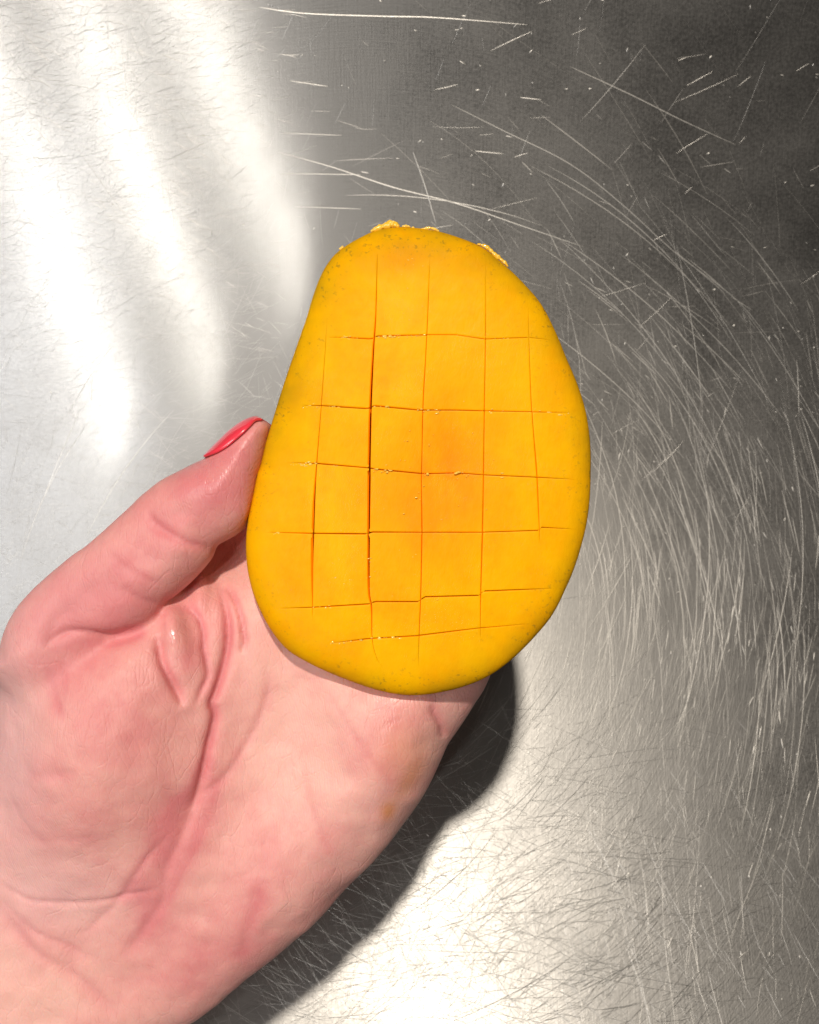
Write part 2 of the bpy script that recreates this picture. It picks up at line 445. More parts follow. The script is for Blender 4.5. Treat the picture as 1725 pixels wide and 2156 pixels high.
def build_scratches():
    V = []; F = []
    def ribbon(pts, w, hgt):
        n = len(pts); b = len(V)
        for i in range(n):
            p = pts[i]; q = pts[min(i + 1, n - 1)] - pts[max(i - 1, 0)]
            q = q / (np.linalg.norm(q) + 1e-12); nn = np.array([-q[1], q[0]])
            f = math.sin(math.pi * (i + 0.15) / (n - 0.7)) ** 0.5 if n > 2 else 1
            ww = w * f * 0.5
            zf = float(bowl_z(p[0], p[1])) + 0.00003
            V.append((*(p - nn * ww), zf)); V.append((*p, zf + hgt * f)); V.append((*(p + nn * ww), zf))
        for i in range(n - 1):
            a = b + 3 * i
            F.append((a, a + 3, a + 4, a + 1)); F.append((a + 1, a + 4, a + 5, a + 2))
    def arc(p, ang, length, bend, w, slope, n=9):
        out = []; a = ang - bend / 2
        q = np.array(p) - np.array([math.cos(ang), math.sin(ang)]) * length / 2
        for i in range(n):
            out.append(q.copy()); q = q + np.array([math.cos(a), math.sin(a)]) * length / (n - 1); a += bend / (n - 1) + random.gauss(0, 0.006)
        ribbon(out, w, w * 0.5 * slope)
    def at(u, v): return FW(u, v)
    def flush_mesh(name, mat):
        o = mesh_obj(name, V, [tuple(f) for f in F], mat, sink)
        tag(o, kind='stuff'); V.clear(); F.clear()
    # ring-like scratches left by scouring, densest to the right
    OTHER = FW(560, 900)
    for i in range(2900):
        ctr = SWIRL if random.random() < 0.86 else OTHER
        r = 0.205e-3 * (random.gauss(790, 250) if random.random() < 0.8 else random.uniform(330, 1300))
        if r < 0.06: continue
        th = random.gauss(-0.18, 0.60) if random.random() < 0.88 else random.uniform(-math.pi, math.pi)
        if 0.9 < th < 2.4 and random.random() < 0.8: continue
        p = ctr + r * np.array([math.cos(th), math.sin(th)])
        L = min(0.16, 0.003 + random.expovariate(1 / 0.019))
        arc(p, th + math.pi / 2 + random.gauss(0, 0.15), L, L / r * random.uniform(0.2, 1.1), random.choice((0.00006, 0.00007, 0.00008, 0.0001, 0.0001, 0.00014, 0.0002, 0.00032)), random.uniform(0.04, 0.40))
    # short bright gouges among them
    for i in range(170):
        r = 0.205e-3 * random.gauss(800, 220); th = random.gauss(0.0, 0.7)
        p = SWIRL + r * np.array([math.cos(th), math.sin(th)])
        arc(p, th + math.pi / 2 + random.gauss(0, 0.3), random.uniform(0.0008, 0.006), 0, random.uniform(0.0003, 0.0006), random.uniform(0.3, 0.7), 4)
    # long bold arcs
    for i in range(46):
        r = 0.205e-3 * random.uniform(480, 1150)
        th = random.gauss(0.15, 0.5)
        p = SWIRL + r * np.array([math.cos(th), math.sin(th)])
        L = random.uniform(0.05, 0.12)
        arc(p, th + math.pi / 2 + random.gauss(0, 0.12), L, L / r * random.uniform(0.5, 1.0), random.uniform(0.0002, 0.00042), random.uniform(0.15, 0.45), 16)
    flush_mesh('scratch', M_SCRATCH)
    # hairlines in every direction
    for i in range(5200):
        u, v = random.uniform(-150, 1875), random.uniform(-150, 2306)
        if u - 650 + (900 - v) * 0.3 > 0 and v < 1500 and random.random() < 0.85: continue
        p = at(u, v)
        L = 0.003 + random.expovariate(1 / 0.009)
        arc(p, random.uniform(0, math.pi), min(L, 0.05), random.gauss(0, 0.12), random.uniform(0.00009, 0.00016), random.uniform(0.12, 0.4), 5)
    for i in range(2200):
        p = at(random.gauss(1050, 330), random.gauss(1980, 200))
        L = 0.004 + random.expovariate(1 / 0.012)
        arc(p, random.uniform(0, math.pi), min(L, 0.06), random.gauss(0, 0.15), random.uniform(0.0001, 0.00022), random.uniform(0.2, 0.6), 6)
    # short brushed strokes over the polished left part
    for i in range(6500):
        u, v = random.uniform(-150, 760), random.uniform(-150, 1350)
        if u > 560 - 0.02 * v + random.gauss(0, 50): continue
        p = at(u, v)
        arc(p, 0.35 + random.gauss(0, 0.45), random.uniform(0.002, 0.012), random.gauss(0, 0.15), random.uniform(0.00006, 0.00013), random.uniform(0.04, 0.28), 5)
    flush_mesh('hairline', M_HAIR)
    # nicks and pits
    for i in range(420):
        p = at(random.uniform(-100, 1800), random.uniform(-100, 2250))
        if p[0] < -0.03 and random.random() < 0.6: continue
        arc(p, random.uniform(0, math.pi), random.uniform(0.0004, 0.0016), 0, random.uniform(0.0004, 0.0007), random.uniform(0.3, 0.7), 3)
    # a few single marks that stand out
    for pts, w in (([(545, 15), (640, 28), (800, 34), (920, 37), (1110, 52)], 0.0010),
                   ([(585, 320), (700, 352), (830, 395), (960, 428), (1100, 476), (1230, 520)], 0.0009),
                   ([(870, 320), (895, 390), (918, 470)], 0.0010),
                   ([(1200, 140), (1330, 200), (1440, 255), (1550, 305)], 0.0008),
                   ([(950, 220), (1060, 275), (1200, 345), (1310, 430), (1420, 530), (1560, 640), (1650, 760)], 0.0007),
                   ([(1150, 380), (1180, 420), (1210, 470)], 0.0005),
                   ([(1000, 318), (1060, 324)], 0.0007), ([(1095, 205), (1140, 210)], 0.0007),
                   ([(610, 170), (690, 182)], 0.0006), ([(590, 280), (720, 285)], 0.0005),
                   ([(590, 365), (760, 368)], 0.0006), ([(620, 435), (760, 440)], 0.0005),
                   ([(360, 335), (435, 300)], 0.0007)):
        P = catmull([at(*q) for q in pts], 6, False)
        ribbon(list(P), w * 0.6, w * 0.12)
    flush_mesh('nick', M_SCRATCH)
build_scratches()

# ------------------------------------------------------------------ the mango half
z1 = lambda L: [(473.8 + 0.4882 * x, 421.1 + 0.4882 * y) for x, y in L]
z2 = lambda L: [(473.8 + 0.4882 * x, 947.5 + 0.4882 * y) for x, y in L]
MZ = 0.181            # height of the widest rim
outline = z1([(655, 122), (745, 108), (820, 112), (900, 122), (1000, 150), (1110, 195), (1200, 265), (1290, 350), (1370, 445), (1430, 560), (1480, 680), (1530, 800), (1565, 920), (1583, 1060)]) + \
    z2([(1583, 150), (1575, 260), (1555, 370), (1520, 490), (1480, 590), (1420, 710), (1340, 810), (1250, 900), (1150, 975), (1050, 1020), (960, 1045), (860, 1062), (760, 1062), (650, 1040), (560, 1010), (470, 975), (370, 930), (270, 870), (200, 790), (150, 700), (110, 600), (90, 500), (85, 400), (95, 300), (115, 200), (135, 100)]) + \
    z1([(148, 1150), (170, 1050), (200, 950), (240, 820), (280, 700), (318, 590), (350, 500), (373, 420), (410, 320), (460, 240), (520, 190), (590, 150)])
MO = catmull(Wp(outline, MZ), 4)                    # rim outline in metres
# resample evenly
def resample(P, step, closed=True):
    Q = np.vstack([P, P[:1]]) if closed else P
    s = np.r_[0, np.cumsum(np.hypot(*np.diff(Q, axis=0).T))]
    n = max(2, int(s[-1] / step))
    tt = np.linspace(0, s[-1], n + 1)
    R = np.stack([np.interp(tt, s, Q[:, 0]), np.interp(tt, s, Q[:, 1])], 1)
    return R[:-1] if closed else R
MO = resample(MO, 0.0012)
MC = MO.mean(0)
RIM_W, RIM_H, DOME = 0.0062, 0.0038, 0.0012
HX = 0.0008
gx = np.arange(MO[:, 0].min() - 0.03, MO[:, 0].max() + 0.03, HX); gy = np.arange(MO[:, 1].min() - 0.03, MO[:, 1].max() + 0.03, HX)
GX, GY = np.meshgrid(gx, gy, indexing='ij')
MD = poly_sdf(GX, GY, MO)
def smooth2(F, n):
    for _ in range(n):
        F = (F + np.roll(F, 1, 0) + np.roll(F, -1, 0) + np.roll(F, 1, 1) + np.roll(F, -1, 1)) / 5
    return F
MDs = np.where(MD > 0.012, smooth2(MD, 60), MD)
def mango_d(x, y): return bilinear(MD, np.asarray(x, float), np.asarray(y, float), gx[0], gy[0], HX)
def mango_top(x, y):
    d = np.clip(mango_d(x, y), 0, None)
    q = 1 - np.clip(d / RIM_W, 0, 1)
    dome = DOME * (1 - np.exp(-d / 0.02))
    return MZ - RIM_H + RIM_H * np.sqrt(np.clip(1 - q ** 2.4, 0, 1)) + dome + RIM_H * 0.5
M_BOT_W, M_BOT_H = 0.036, 0.029
RIM_Z = MZ - RIM_H * 0.5
def mango_bottom(d):
    q = 1 - np.clip(d / M_BOT_W, 0, 1)
    return RIM_Z - M_BOT_H * np.sqrt(np.clip(1 - q ** 2, 0, 1))

vlines = [z1([(440, 500), (437, 540), (432, 640), (415, 880), (395, 1130)]) + z2([(385, 190), (380, 300), (375, 500), (378, 735)]),
          z1([(657, 240), (650, 500), (640, 640), (628, 880), (622, 1150)]) + z2([(622, 120), (620, 350), (620, 600), (632, 680), (635, 820), (655, 900), (685, 945)]),
          z1([(885, 230), (875, 500), (865, 700), (855, 880), (850, 1120)]) + z2([(848, 150), (850, 350), (845, 620), (838, 800), (835, 940)]),
          z1([(1127, 230), (1125, 600), (1120, 900), (1117, 1160)]) + z2([(1116, 150), (1112, 350), (1105, 600), (1103, 760), (1105, 825)]),
          z1([(1310, 440), (1315, 650), (1325, 900), (1345, 1150)]) + z2([(1350, 150), (1358, 340), (1362, 415)])]
# half-widths of each slit along its length (start, ..., end), millimetres
vwid = [[0, .03, .05, .07, .09, .22, .24, .15, 0], [.02, .09, .18, .24, .27, .27, .24, .22, .10, 0], [0, .05, .08, .10, .08, .08, .12, .10, .08, 0],
        [0, .03, .07, .08, .09, .10, .14, .10, 0], [0, .04, .08, .08, .12, .10, 0]]
hlines = [z1([(440, 590), (510, 590), (634, 597), (644, 585), (860, 580), (1000, 580), (1120, 598), (1310, 590), (1420, 600)]),
          z1([(325, 885), (410, 885), (622, 899), (632, 885), (840, 905), (1000, 905), (1115, 908), (1330, 912), (1500, 915)]),
          z1([(270, 1132), (390, 1135), (620, 1155), (650, 1160), (860, 1180), (1000, 1176), (1120, 1185), (1345, 1195), (1520, 1205)]),
          z2([(170, 355), (380, 360), (616, 362), (626, 354), (850, 355), (1110, 355), (1355, 347), (1361, 333), (1520, 342)]),
          z2([(225, 685), (380, 680), (626, 665), (634, 655), (839, 655), (845, 635), (1101, 628), (1108, 610), (1420, 598)]),
          z2([(450, 835), (630, 815), (830, 803), (1095, 770), (1330, 750)])]
hwid = [[0, .10, .12, .10, .08, .07, .07, .06, 0], [0, .12, .12, .12, .08, .10, .08, .08, 0], [0, .12, .10, .12, .10, .08, .08, .08, 0],
        [0, .10, .14, .12, .08, .10, .08, .10, 0], [0, .10, .12, .12, .12, .13, .12, .11, 0], [0, .12, .12, .12, .10, .06, 0]]

mango = bpy.data.objects.new('mango_half', None)
scene.collection.objects.link(mango)
mango.location = (MC[0], MC[1], RIM_Z - M_BOT_H)
mango.empty_display_size = 0.02
tag(mango, 'bright orange mango half scored into a grid of cubes, held above the sink', 'mango')
MOFF = np.array([MC[0], MC[1], RIM_Z - M_BOT_H])

def extend(P, w, vertical):
    """cut line prolonged past the rind at both ends; returns points and end marks"""
    P = catmull(P, 5, False) if vertical else resample(np.asarray(P), 0.0006, False)
    k = 1 if vertical else 0
    P = P[np.argsort(P[:, k])]
    keep = [0]
    for i in range(1, len(P)):
        if P[i, k] - P[keep[-1], k] > 0.4e-3: keep.append(i)
    P = P[keep]
    lo = P[:4].mean(0); hi = P[-4:].mean(0)
    sl = (P[min(12, len(P) - 1)] - P[0]); sl = sl / abs(sl[k]); sh = (P[-1] - P[max(-13, -len(P))]); sh = sh / abs(sh[k])
    other = 1 - k
    sl[other] *= 0.6; sh[other] *= 0.6
    return np.vstack([P[0] - sl * 0.12, P, P[-1] + sh * 0.12])

def build_flesh():
    VL = []; HL = []
    for L, Wd in zip(vlines, vwid):
        P = Wp(L, MZ + 0.003); ext = extend(P, Wd, True)
        ys = P[:, 1]; s = np.linspace(ys.max(), ys.min(), len(Wd))
        VL.append((ext, s[::-1], np.array(Wd)[::-1] * 1.45e-3))
    for L, Wd in zip(hlines, hwid):
        P = Wp(L, MZ + 0.003); ext = extend(P, Wd, False)
        xs = P[:, 0]; s = np.linspace(xs.min(), xs.max(), len(Wd))
        HL.append((ext, s, np.array(Wd) * 1.5e-3))
    xv = lambda i, y: np.interp(y, VL[i][0][:, 1], VL[i][0][:, 0])
    yh = lambda i, x: np.interp(x, HL[i][0][:, 0], HL[i][0][:, 1])
    wv = lambda i, y: np.interp(y, VL[i][1], VL[i][2], left=0, right=0)
    wh = lambda i, x: np.interp(x, HL[i][1], HL[i][2], left=0, right=0)
    # scatter of points for the triangulation
    pts = []; edges = []
    def chain(P, closed=False):
        b = len(pts); pts.extend([tuple(p) for p in P])
        for i in range(len(P) - 1): edges.append((b + i, b + i + 1))
        if closed: edges.append((b + len(P) - 1, b))
    chain(MO, True)
    nrm = np.roll(MO, -1, 0) - np.roll(MO, 1, 0); nrm = np.stack([-nrm[:, 1], nrm[:, 0]], 1); nrm /= np.linalg.norm(nrm, axis=1)[:, None]
    if mango_d(*(MO[0] + nrm[0] * 0.003)) < 0: nrm = -nrm
    for dd in (0.0002, 0.0006, 0.0012, 0.0020, 0.0030, 0.0042, 0.0056, 0.0072):
        R = MO + nrm * dd
        ok = mango_d(R[:, 0], R[:, 1]) > dd * 0.9
        pts.extend([tuple(p) for p in R[ok]])
    vset = []
    for i, (P, _, _) in enumerate(VL):
        yy = np.arange(MO[:, 1].min() - 0.004, MO[:, 1].max() + 0.004, 0.0009)
        L = np.stack([xv(i, yy), yy], 1)
        inside = mango_d(L[:, 0], L[:, 1]) > -0.003
        chain(L[inside])
        for s in (-0.0005, 0.0005):
            Q = L.copy(); Q[:, 0] += s; pts.extend([tuple(p) for p in Q[mango_d(Q[:, 0], Q[:, 1]) > 0.0008]])
    for i, (P, _, _) in enumerate(HL):
        xx = np.arange(MO[:, 0].min() - 0.004, MO[:, 0].max() + 0.004, 0.0009)
        L = np.stack([xx, yh(i, xx)], 1)
        inside = mango_d(L[:, 0], L[:, 1]) > -0.003
        chain(L[inside])
        for s in (-0.0005, 0.0005):
            Q = L.copy(); Q[:, 1] += s; pts.extend([tuple(p) for p in Q[mango_d(Q[:, 0], Q[:, 1]) > 0.0008]])
    hx = np.arange(MO[:, 0].min(), MO[:, 0].max(), 0.0016); hy = np.arange(MO[:, 1].min(), MO[:, 1].max(), 0.0016)
    A, B = np.meshgrid(hx, hy); A = A + rng.uniform(-3e-4, 3e-4, A.shape); B = B + rng.uniform(-3e-4, 3e-4, B.shape)
    ok = (mango_d(A, B) > 0.0075)
    for i in range(len(VL)): ok &= np.abs(A - xv(i, B)) > 0.0009
    for i in range(len(HL)): ok &= np.abs(B - yh(i, A)) > 0.0009
    pts.extend(zip(A[ok], B[ok]))
    vo, _, fo, *_ = geometry.delaunay_2d_cdt([Vector(p) for p in pts], edges, [], 0, 1e-6, False)
    P = np.array([tuple(v) for v in vo]); T = np.array([f for f in fo if len(f) == 3])
    C = P[T].mean(1)
    T = T[poly_sdf(C[:, 0], C[:, 1], MO) > 0]; C = P[T].mean(1)
    a = P[T[:, 1]] - P[T[:, 0]]; b = P[T[:, 2]] - P[T[:, 0]]
    neg = a[:, 0] * b[:, 1] - a[:, 1] * b[:, 0] < 0
    T[neg] = T[neg][:, ::-1]
    col = sum((C[:, 0] > xv(i, C[:, 1])).astype(int) for i in range(len(VL)))
    row = sum((C[:, 1] < yh(i, C[:, 0])).astype(int) for i in range(len(HL)))
    # dark-orange blush near the stone hollow
    bx, by = W(945, 985, MZ)
    tx, ty = W(850, 545, MZ); lx, ly = W(600, 1230, MZ)
    hollow = lambda x, y: 0.0009 * np.exp(-(((x - bx) / 0.010) ** 2 + ((y - by) / 0.011) ** 2))
    eps = 2e-4
    cells = {}
    for key_ in sorted(set(zip(col, row))):
        sel = (col == key_[0]) & (row == key_[1])
        cells[key_] = T[sel]
    # slivers join the neighbour they lean on
    def area_of(t):
        p = P[t]; return 0.5 * abs(((p[:, 1, 0] - p[:, 0, 0]) * (p[:, 2, 1] - p[:, 0, 1]) - (p[:, 1, 1] - p[:, 0, 1]) * (p[:, 2, 0] - p[:, 0, 0]))).sum()
    for key_ in list(cells):
        if area_of(cells[key_]) < 1.3e-5:
            best = None
            for dk in ((1, 0), (-1, 0), (0, 1), (0, -1)):
                k2 = (key_[0] + dk[0], key_[1] + dk[1])
                if k2 in cells and k2 != key_:
                    shared = len(np.intersect1d(cells[k2].ravel(), cells[key_].ravel()))
                    if best is None or shared > best[0]: best = (shared, k2)
            if best:
                cells[best[1]] = np.vstack([cells[best[1]], cells.pop(key_)])
    made = []
    for (c, r), tri in cells.items():
        used = np.unique(tri)
        remap = np.full(len(P), -1); remap[used] = np.arange(len(used))
        p = P[used]; f = remap[tri]
        x = p[:, 0].copy(); y = p[:, 1].copy()
        cenx, ceny = p.mean(0)
        dx = np.zeros(len(p)); dy = np.zeros(len(p)); gap = np.zeros(len(p)); tiltx = np.zeros(len(p)); tilty = np.zeros(len(p))
        near = np.zeros(len(p))
        for i in range(len(VL)):
            dist = p[:, 0] - xv(i, p[:, 1]); w = wv(i, p[:, 1]); side = np.sign(cenx - xv(i, ceny))
            on = np.abs(dist) < 2e-5
            dx += np.where(on, side * w, 0); gap = np.where(on, np.maximum(gap, w), gap)
            tiltx += np.where(on & (w > 2e-5), -side, 0)
            near = np.maximum(near, np.exp(-(dist / 0.0005) ** 2) * np.clip(w / 1e-4, 0, 1))
        for i in range(len(HL)):
            dist = p[:, 1] - yh(i, p[:, 0]); w = wh(i, p[:, 0]); side = np.sign(ceny - yh(i, cenx))
            on = np.abs(dist) < 2e-5
            dy += np.where(on, side * w, 0); gap = np.where(on, np.maximum(gap, w), gap)
            tilty += np.where(on & (w > 2e-5), -side, 0)
            near = np.maximum(near, np.exp(-(dist / 0.0005) ** 2) * np.clip(w / 1e-4, 0, 1))
        d = mango_d(x, y)
        d = np.where(d < 3e-5, 0, d)
        lift = random.gauss(0, 0.00012); tl = (random.gauss(0, 0.012), random.gauss(0, 0.012))
        fade = np.clip((d - 0.006) / 0.006, 0, 1)
        # each cube sits a little off its neighbours where the slits free it
        gl = near * 0
        z = mango_top(x, y) - hollow(x, y) - np.clip(gap, 0, 1.2e-4) * 1.2
        dlt = (lift + tl[0] * (x - cenx) + tl[1] * (y - ceny)) * fade
        inner = np.ones(len(p))
        for i in range(len(VL)):
            dist = np.abs(p[:, 0] - xv(i, p[:, 1])); w = wv(i, p[:, 1]); inner *= np.where(w < 4e-5, np.clip(dist / 0.003, 0, 1), 1)
        for i in range(len(HL)):
            dist = np.abs(p[:, 1] - yh(i, p[:, 0])); w = wh(i, p[:, 0]); inner *= np.where(w < 4e-5, np.clip(dist / 0.003, 0, 1), 1)
        z = z + dlt * inner
        n = np.stack([-(mango_top(x + eps, y) - hollow(x + eps, y) - mango_top(x - eps, y) + hollow(x - eps, y)) / (2 * eps),
                      -(mango_top(x, y + eps) - hollow(x, y + eps) - mango_top(x, y - eps) + hollow(x, y - eps)) / (2 * eps), np.ones(len(p))], 1)
        n[:, 0] += -tl[0] * fade * inner; n[:, 1] += -tl[1] * fade * inner
        edge_m = d <= 3e-5
        ne = np.array([nrm[np.argmin(((MO - q) ** 2).sum(1))] for q in p[edge_m]]) if edge_m.any() else np.zeros((0, 2))
        n /= np.linalg.norm(n, axis=1)[:, None]
        if edge_m.any(): n[edge_m] = np.c_[-ne, np.full(len(ne), 0.75)]
        n[:, 0] += 0.3 * tiltx; n[:, 1] += 0.3 * tilty
        n /= np.linalg.norm(n, axis=1)[:, None]
        V = np.c_[x + dx, y + dy, z]
        faces = [tuple(q) for q in f]; wn = [tuple(q) for q in n]
        V = list(V)
        an = np.arctan2(y - MC[1], x - MC[0])
        side = 0.55 + 0.35 * np.exp(-((an - 1.75) / 0.45) ** 2) + 0.45 * np.exp(-((an - 2.75) / 0.5) ** 2) + 0.30 * np.exp(-((an - 1.1) / 0.6) ** 2) + 0.35 * np.exp(-((an + 1.3) / 0.5) ** 2) + 0.2 * np.exp(-((an - 0.2) / 0.4) ** 2)  # extra weight at top and left paints in shade of the rounded edge
        rim = np.clip(side, 0, 1) * np.exp(-(np.clip(d, 0, None) / (0.0034 + 0.0044 * np.clip(side, 0, 1))) ** 1.4)
        bl = 1.0 * np.exp(-(((x - bx) / 0.012) ** 2 + ((y - by) / 0.017) ** 2)) + 0.45 * np.exp(-(((x - bx + 0.010) / 0.010) ** 2 + ((y - by + 0.013) / 0.012) ** 2)) + 0.5 * np.exp(-(((x - tx) / 0.014) ** 2 + ((y - ty) / 0.004) ** 2)) + 0.25 * np.exp(-(((x - lx) / 0.006) ** 2 + ((y - ly) / 0.006) ** 2))  # ripe orange by the stone; the top term paints in top-edge shade
        rimv = list(rim); blv = list(bl)
        # side walls of the slits
        ec = {}
        for q in f:
            for u, v in ((q[0], q[1]), (q[1], q[2]), (q[2], q[0])):
                ec[(u, v)] = ec.get((u, v), 0) + 1
        walls = {}
        depth = 0.010
        def low(k, s):
            dd = min(depth, 0.0004 + gap[k] * 7.5 + max(0, gap[k] - 0.0002) * 14, max(0.0005, z[k] - mango_bottom(max(d[k], 0)) - 0.0015))
            kk = (k, s)
            if kk not in walls:
                walls[kk] = len(V); V.append(np.array([x[k], y[k], z[k] - dd])); wn.append((s[0] * 0.8, s[1] * 0.8, 0.45)); rimv.append(rim[k]); blv.append(0.9)  # deeper orange at slit bottoms puts the cut's shade into the colour
            return walls[kk]
        def top(k, s):
            kk = (k, s, 't')
            if kk not in walls:
                walls[kk] = len(V); V.append(np.array(V[k])); wn.append((s[0] * 0.8, s[1] * 0.8, 0.45)); rimv.append(rim[k]); blv.append(bl[k])
            return walls[kk]
        for (u, v) in list(ec):
            if (v, u) in ec or (gap[u] < 1e-6 and gap[v] < 1e-6): continue
            e = p[v] - p[u]; s = np.array([e[1], -e[0], 0]); s = tuple(np.round(s / (np.linalg.norm(s) + 1e-12), 1))
            faces.append((top(v, s), top(u, s), low(u, s), low(v, s)))
        nm = 'flesh_cube' if not edge_m.any() else 'flesh_edge_piece'
        V = np.array(V) - MOFF
        o = mesh_obj(nm, V, faces, M_FLESH, mango)
        if len(o.data.vertices) == len(wn):
            o.data.normals_split_custom_set_from_vertices([tuple(Vector(q).normalized()) for q in wn])
            set_attr(o, 'rim', rimv); set_attr(o, 'blush_shade', blv)
        made.append(o)
    return xv, yh, wv, wh
XV, YH, WV, WH = build_flesh()

def build_rind():
    n = len(MO); V = []; F = []
    nrm = np.roll(MO, -1, 0) - np.roll(MO, 1, 0); nrm = np.stack([-nrm[:, 1], nrm[:, 0]], 1); nrm /= np.linalg.norm(nrm, axis=1)[:, None]
    if mango_d(*(MO[0] + nrm[0] * 0.003)) < 0: nrm = -nrm
    c = MC
    lip = np.array([0.00008 + 0.00006 * math.sin(i * 0.9) * math.sin(i * 0.37) for i in range(n)])
    rows = [(0, 0.0)]
    for k in range(1, 24):
        rows.append((k / 23.0, None))
    for (s, o) in rows:
        for i in range(n):
            if s <= 0:
                p = MO[i] - nrm[i] * (lip[i] if s < 0 else 0.3 * lip[i]); zz = RIM_Z - 0.00005
            else:
                a = s * math.pi / 2
                q = math.sin(a); 
                p = MO[i] * math.cos(a) ** 0.9 + c * (1 - math.cos(a) ** 0.9) if s < 1 else c
                zz = RIM_Z - M_BOT_H * q ** 0.85
            V.append((p[0], p[1], zz))
    for r in range(len(rows) - 1):
        for i in range(n):
            a = r * n + i; b = r * n + (i + 1) % n
            F.append((a, b, b + n, a + n) if True else 0)
    V = np.array(V) - MOFF
    o = mesh_obj('rind', V, F, M_RIND, mango)
    import bmesh
    bm = bmesh.new(); bm.from_mesh(o.data); bmesh.ops.remove_doubles(bm, verts=bm.verts, dist=1e-6); bmesh.ops.recalc_face_normals(bm, faces=bm.faces); bm.to_mesh(o.data); bm.free()
    return o
build_rind()

def blob(V, F, p, r, n=6, flat=0.7, rot=0.0):
    b = len(V)
    for i in range(1, n):
        th = math.pi * i / n
        for k in range(8):
            ph = 2 * math.pi * k / 8 + rot
            j = 1 + random.uniform(-0.12, 0.12)
            V.append((p[0] + r[0] * j * math.sin(th) * math.cos(ph), p[1] + r[1] * j * math.sin(th) * math.sin(ph), p[2] + r[2] * math.cos(th)))
    t = len(V); V.append((p[0], p[1], p[2] + r[2])); V.append((p[0], p[1], p[2] - r[2]))
    for k in range(8):
        k2 = (k + 1) % 8
        F.append((t, b + k, b + k2)); F.append((t + 1, b + (n - 2) * 8 + k2, b + (n - 2) * 8 + k))
        for i in range(n - 2):
            F.append((b + i * 8 + k, b + (i + 1) * 8 + k, b + (i + 1) * 8 + k2, b + i * 8 + k2))

def build_juice():
    V = []; F = []
    def bead(x, y, r):
        if mango_d(x, y) < 0.001: return
        z = float(mango_top(x, y))
        blob(V, F, np.array([x, y, z - r * 0.2]) - MOFF, (r * random.uniform(0.7, 2.2), r * random.uniform(0.5, 1.0), r * 0.6), 5)
    runs = [(0, 500, 600, 14), (0, 660, 760, 22), (0, 780, 870, 10), (0, 1150, 1230, 4), (1, 340, 420, 8), (1, 430, 520, 16), (1, 640, 720, 9), (1, 830, 930, 16), (1, 1120, 1200, 6), (1, 1350, 1480, 7),
            (2, 290, 400, 18), (2, 470, 490, 4), (2, 640, 720, 16), (2, 850, 880, 5), (2, 970, 1050, 7), (2, 1180, 1195, 3), (3, 200, 270, 5), (4, 380, 500, 9), (5, 455, 640, 14), (5, 660, 820, 14)]
    for i, a, b, n in runs:
        for _ in range(n):
            x = W(473.8 + 0.4882 * random.uniform(a, b), 0, MZ)[0]
            y = float(YH(i, x)) + random.gauss(-0.00020, 0.00025)
            bead(x, y, min(0.0004, 0.00007 + random.expovariate(1 / 0.00009)))
    for (u, v, s, n) in ((868, 556, 12, 5), (866, 590, 25, 8), (830, 1190, 45, 16), (900, 910, 60, 10), (820, 960, 40, 10), (735, 1195, 18, 8), (860, 650, 30, 8), (880, 1060, 50, 10), (1000, 1020, 60, 6)):
        for _ in range(n):
            x, y = W(random.gauss(u, s), random.gauss(v, s), MZ)
            bead(x, y, random.uniform(0.00007, 0.00018))
    o = mesh_obj('juice_bead', V, F, M_JUICE, mango)
    tag(o, kind='stuff')
    # torn bits of flesh along the top edge
    def shred(pts, r, z, mat=M_SHRED):
        P = catmull(np.array(pts), 5, False); V = []; F = []; n = len(P); ph = random.random() * 6
        for i, (u, v) in enumerate(P):
            x, y = W(u, v, z)
            f = math.sin(math.pi * (i + 0.4) / (n - 0.2)) ** 0.5 * (0.72 + 0.28 * math.sin(i * 1.3 + ph) * math.sin(i * 0.6 + 2 * ph))
            tx, ty = P[min(i + 1, n - 1)] - P[max(i - 1, 0)]; l = math.hypot(tx, ty) + 1e-9
            nx_, ny_ = ty / l, tx / l
            for k in range(10):
                a = 2 * math.pi * k / 10; q = r * f * (1 + 0.18 * math.sin(3 * a + i))
                V.append(np.array([x + nx_ * q * math.cos(a), y + ny_ * q * math.cos(a), z + q * 0.8 * math.sin(a)]) - MOFF)
        for i in range(n - 1):
            for k in range(10):
                k2 = (k + 1) % 10; F.append((i * 10 + k, i * 10 + k2, (i + 1) * 10 + k2, (i + 1) * 10 + k))
        F.append(tuple(range(9, -1, -1))); F.append(tuple(range((n - 1) * 10, n * 10)))
        mesh_obj('flesh_shred', V, F, mat, mango)
    zr = RIM_Z + 0.0012
    shred(z1([(628, 136), (660, 122), (690, 113), (716, 107), (738, 108), (752, 118)]), 0.0011, zr)
    shred(z1([(672, 112), (700, 101), (728, 97), (744, 103)]), 0.0007, zr)
    shred(z1([(764, 114), (782, 112), (800, 116)]), 0.0004, zr, M_JUICE)
    shred(z1([(806, 119), (818, 120)]), 0.00035, zr, M_JUICE)
    shred(z1([(846, 125), (868, 122), (890, 121), (908, 127), (925, 135)]), 0.00045, zr, M_JUICE)
    shred(z1([(1088, 190), (1112, 195), (1138, 210), (1160, 232), (1185, 252), (1205, 268), (1222, 288)]), 0.0007, zr)
    shred(z1([(494, 214), (503, 206), (512, 201)]), 0.0005, zr, M_JUICE)
build_juice()

# ------------------------------------------------------------------ the hand
t3 = lambda L: [(0.3967 * x, 842.2 + 0.3967 * y) for x, y in L]
t4 = lambda L: [(0.6408 * x, 1316 + 0.6408 * y) for x, y in L]
t6 = lambda L: [(263.2 + 0.1831 * x, 1105.4 + 0.1831 * y) for x, y in L]   # close view of the folds
t7 = lambda L: [(0.3357 * x, 1579.2 + 0.3357 * y) for x, y in L]           # close view of the wrist

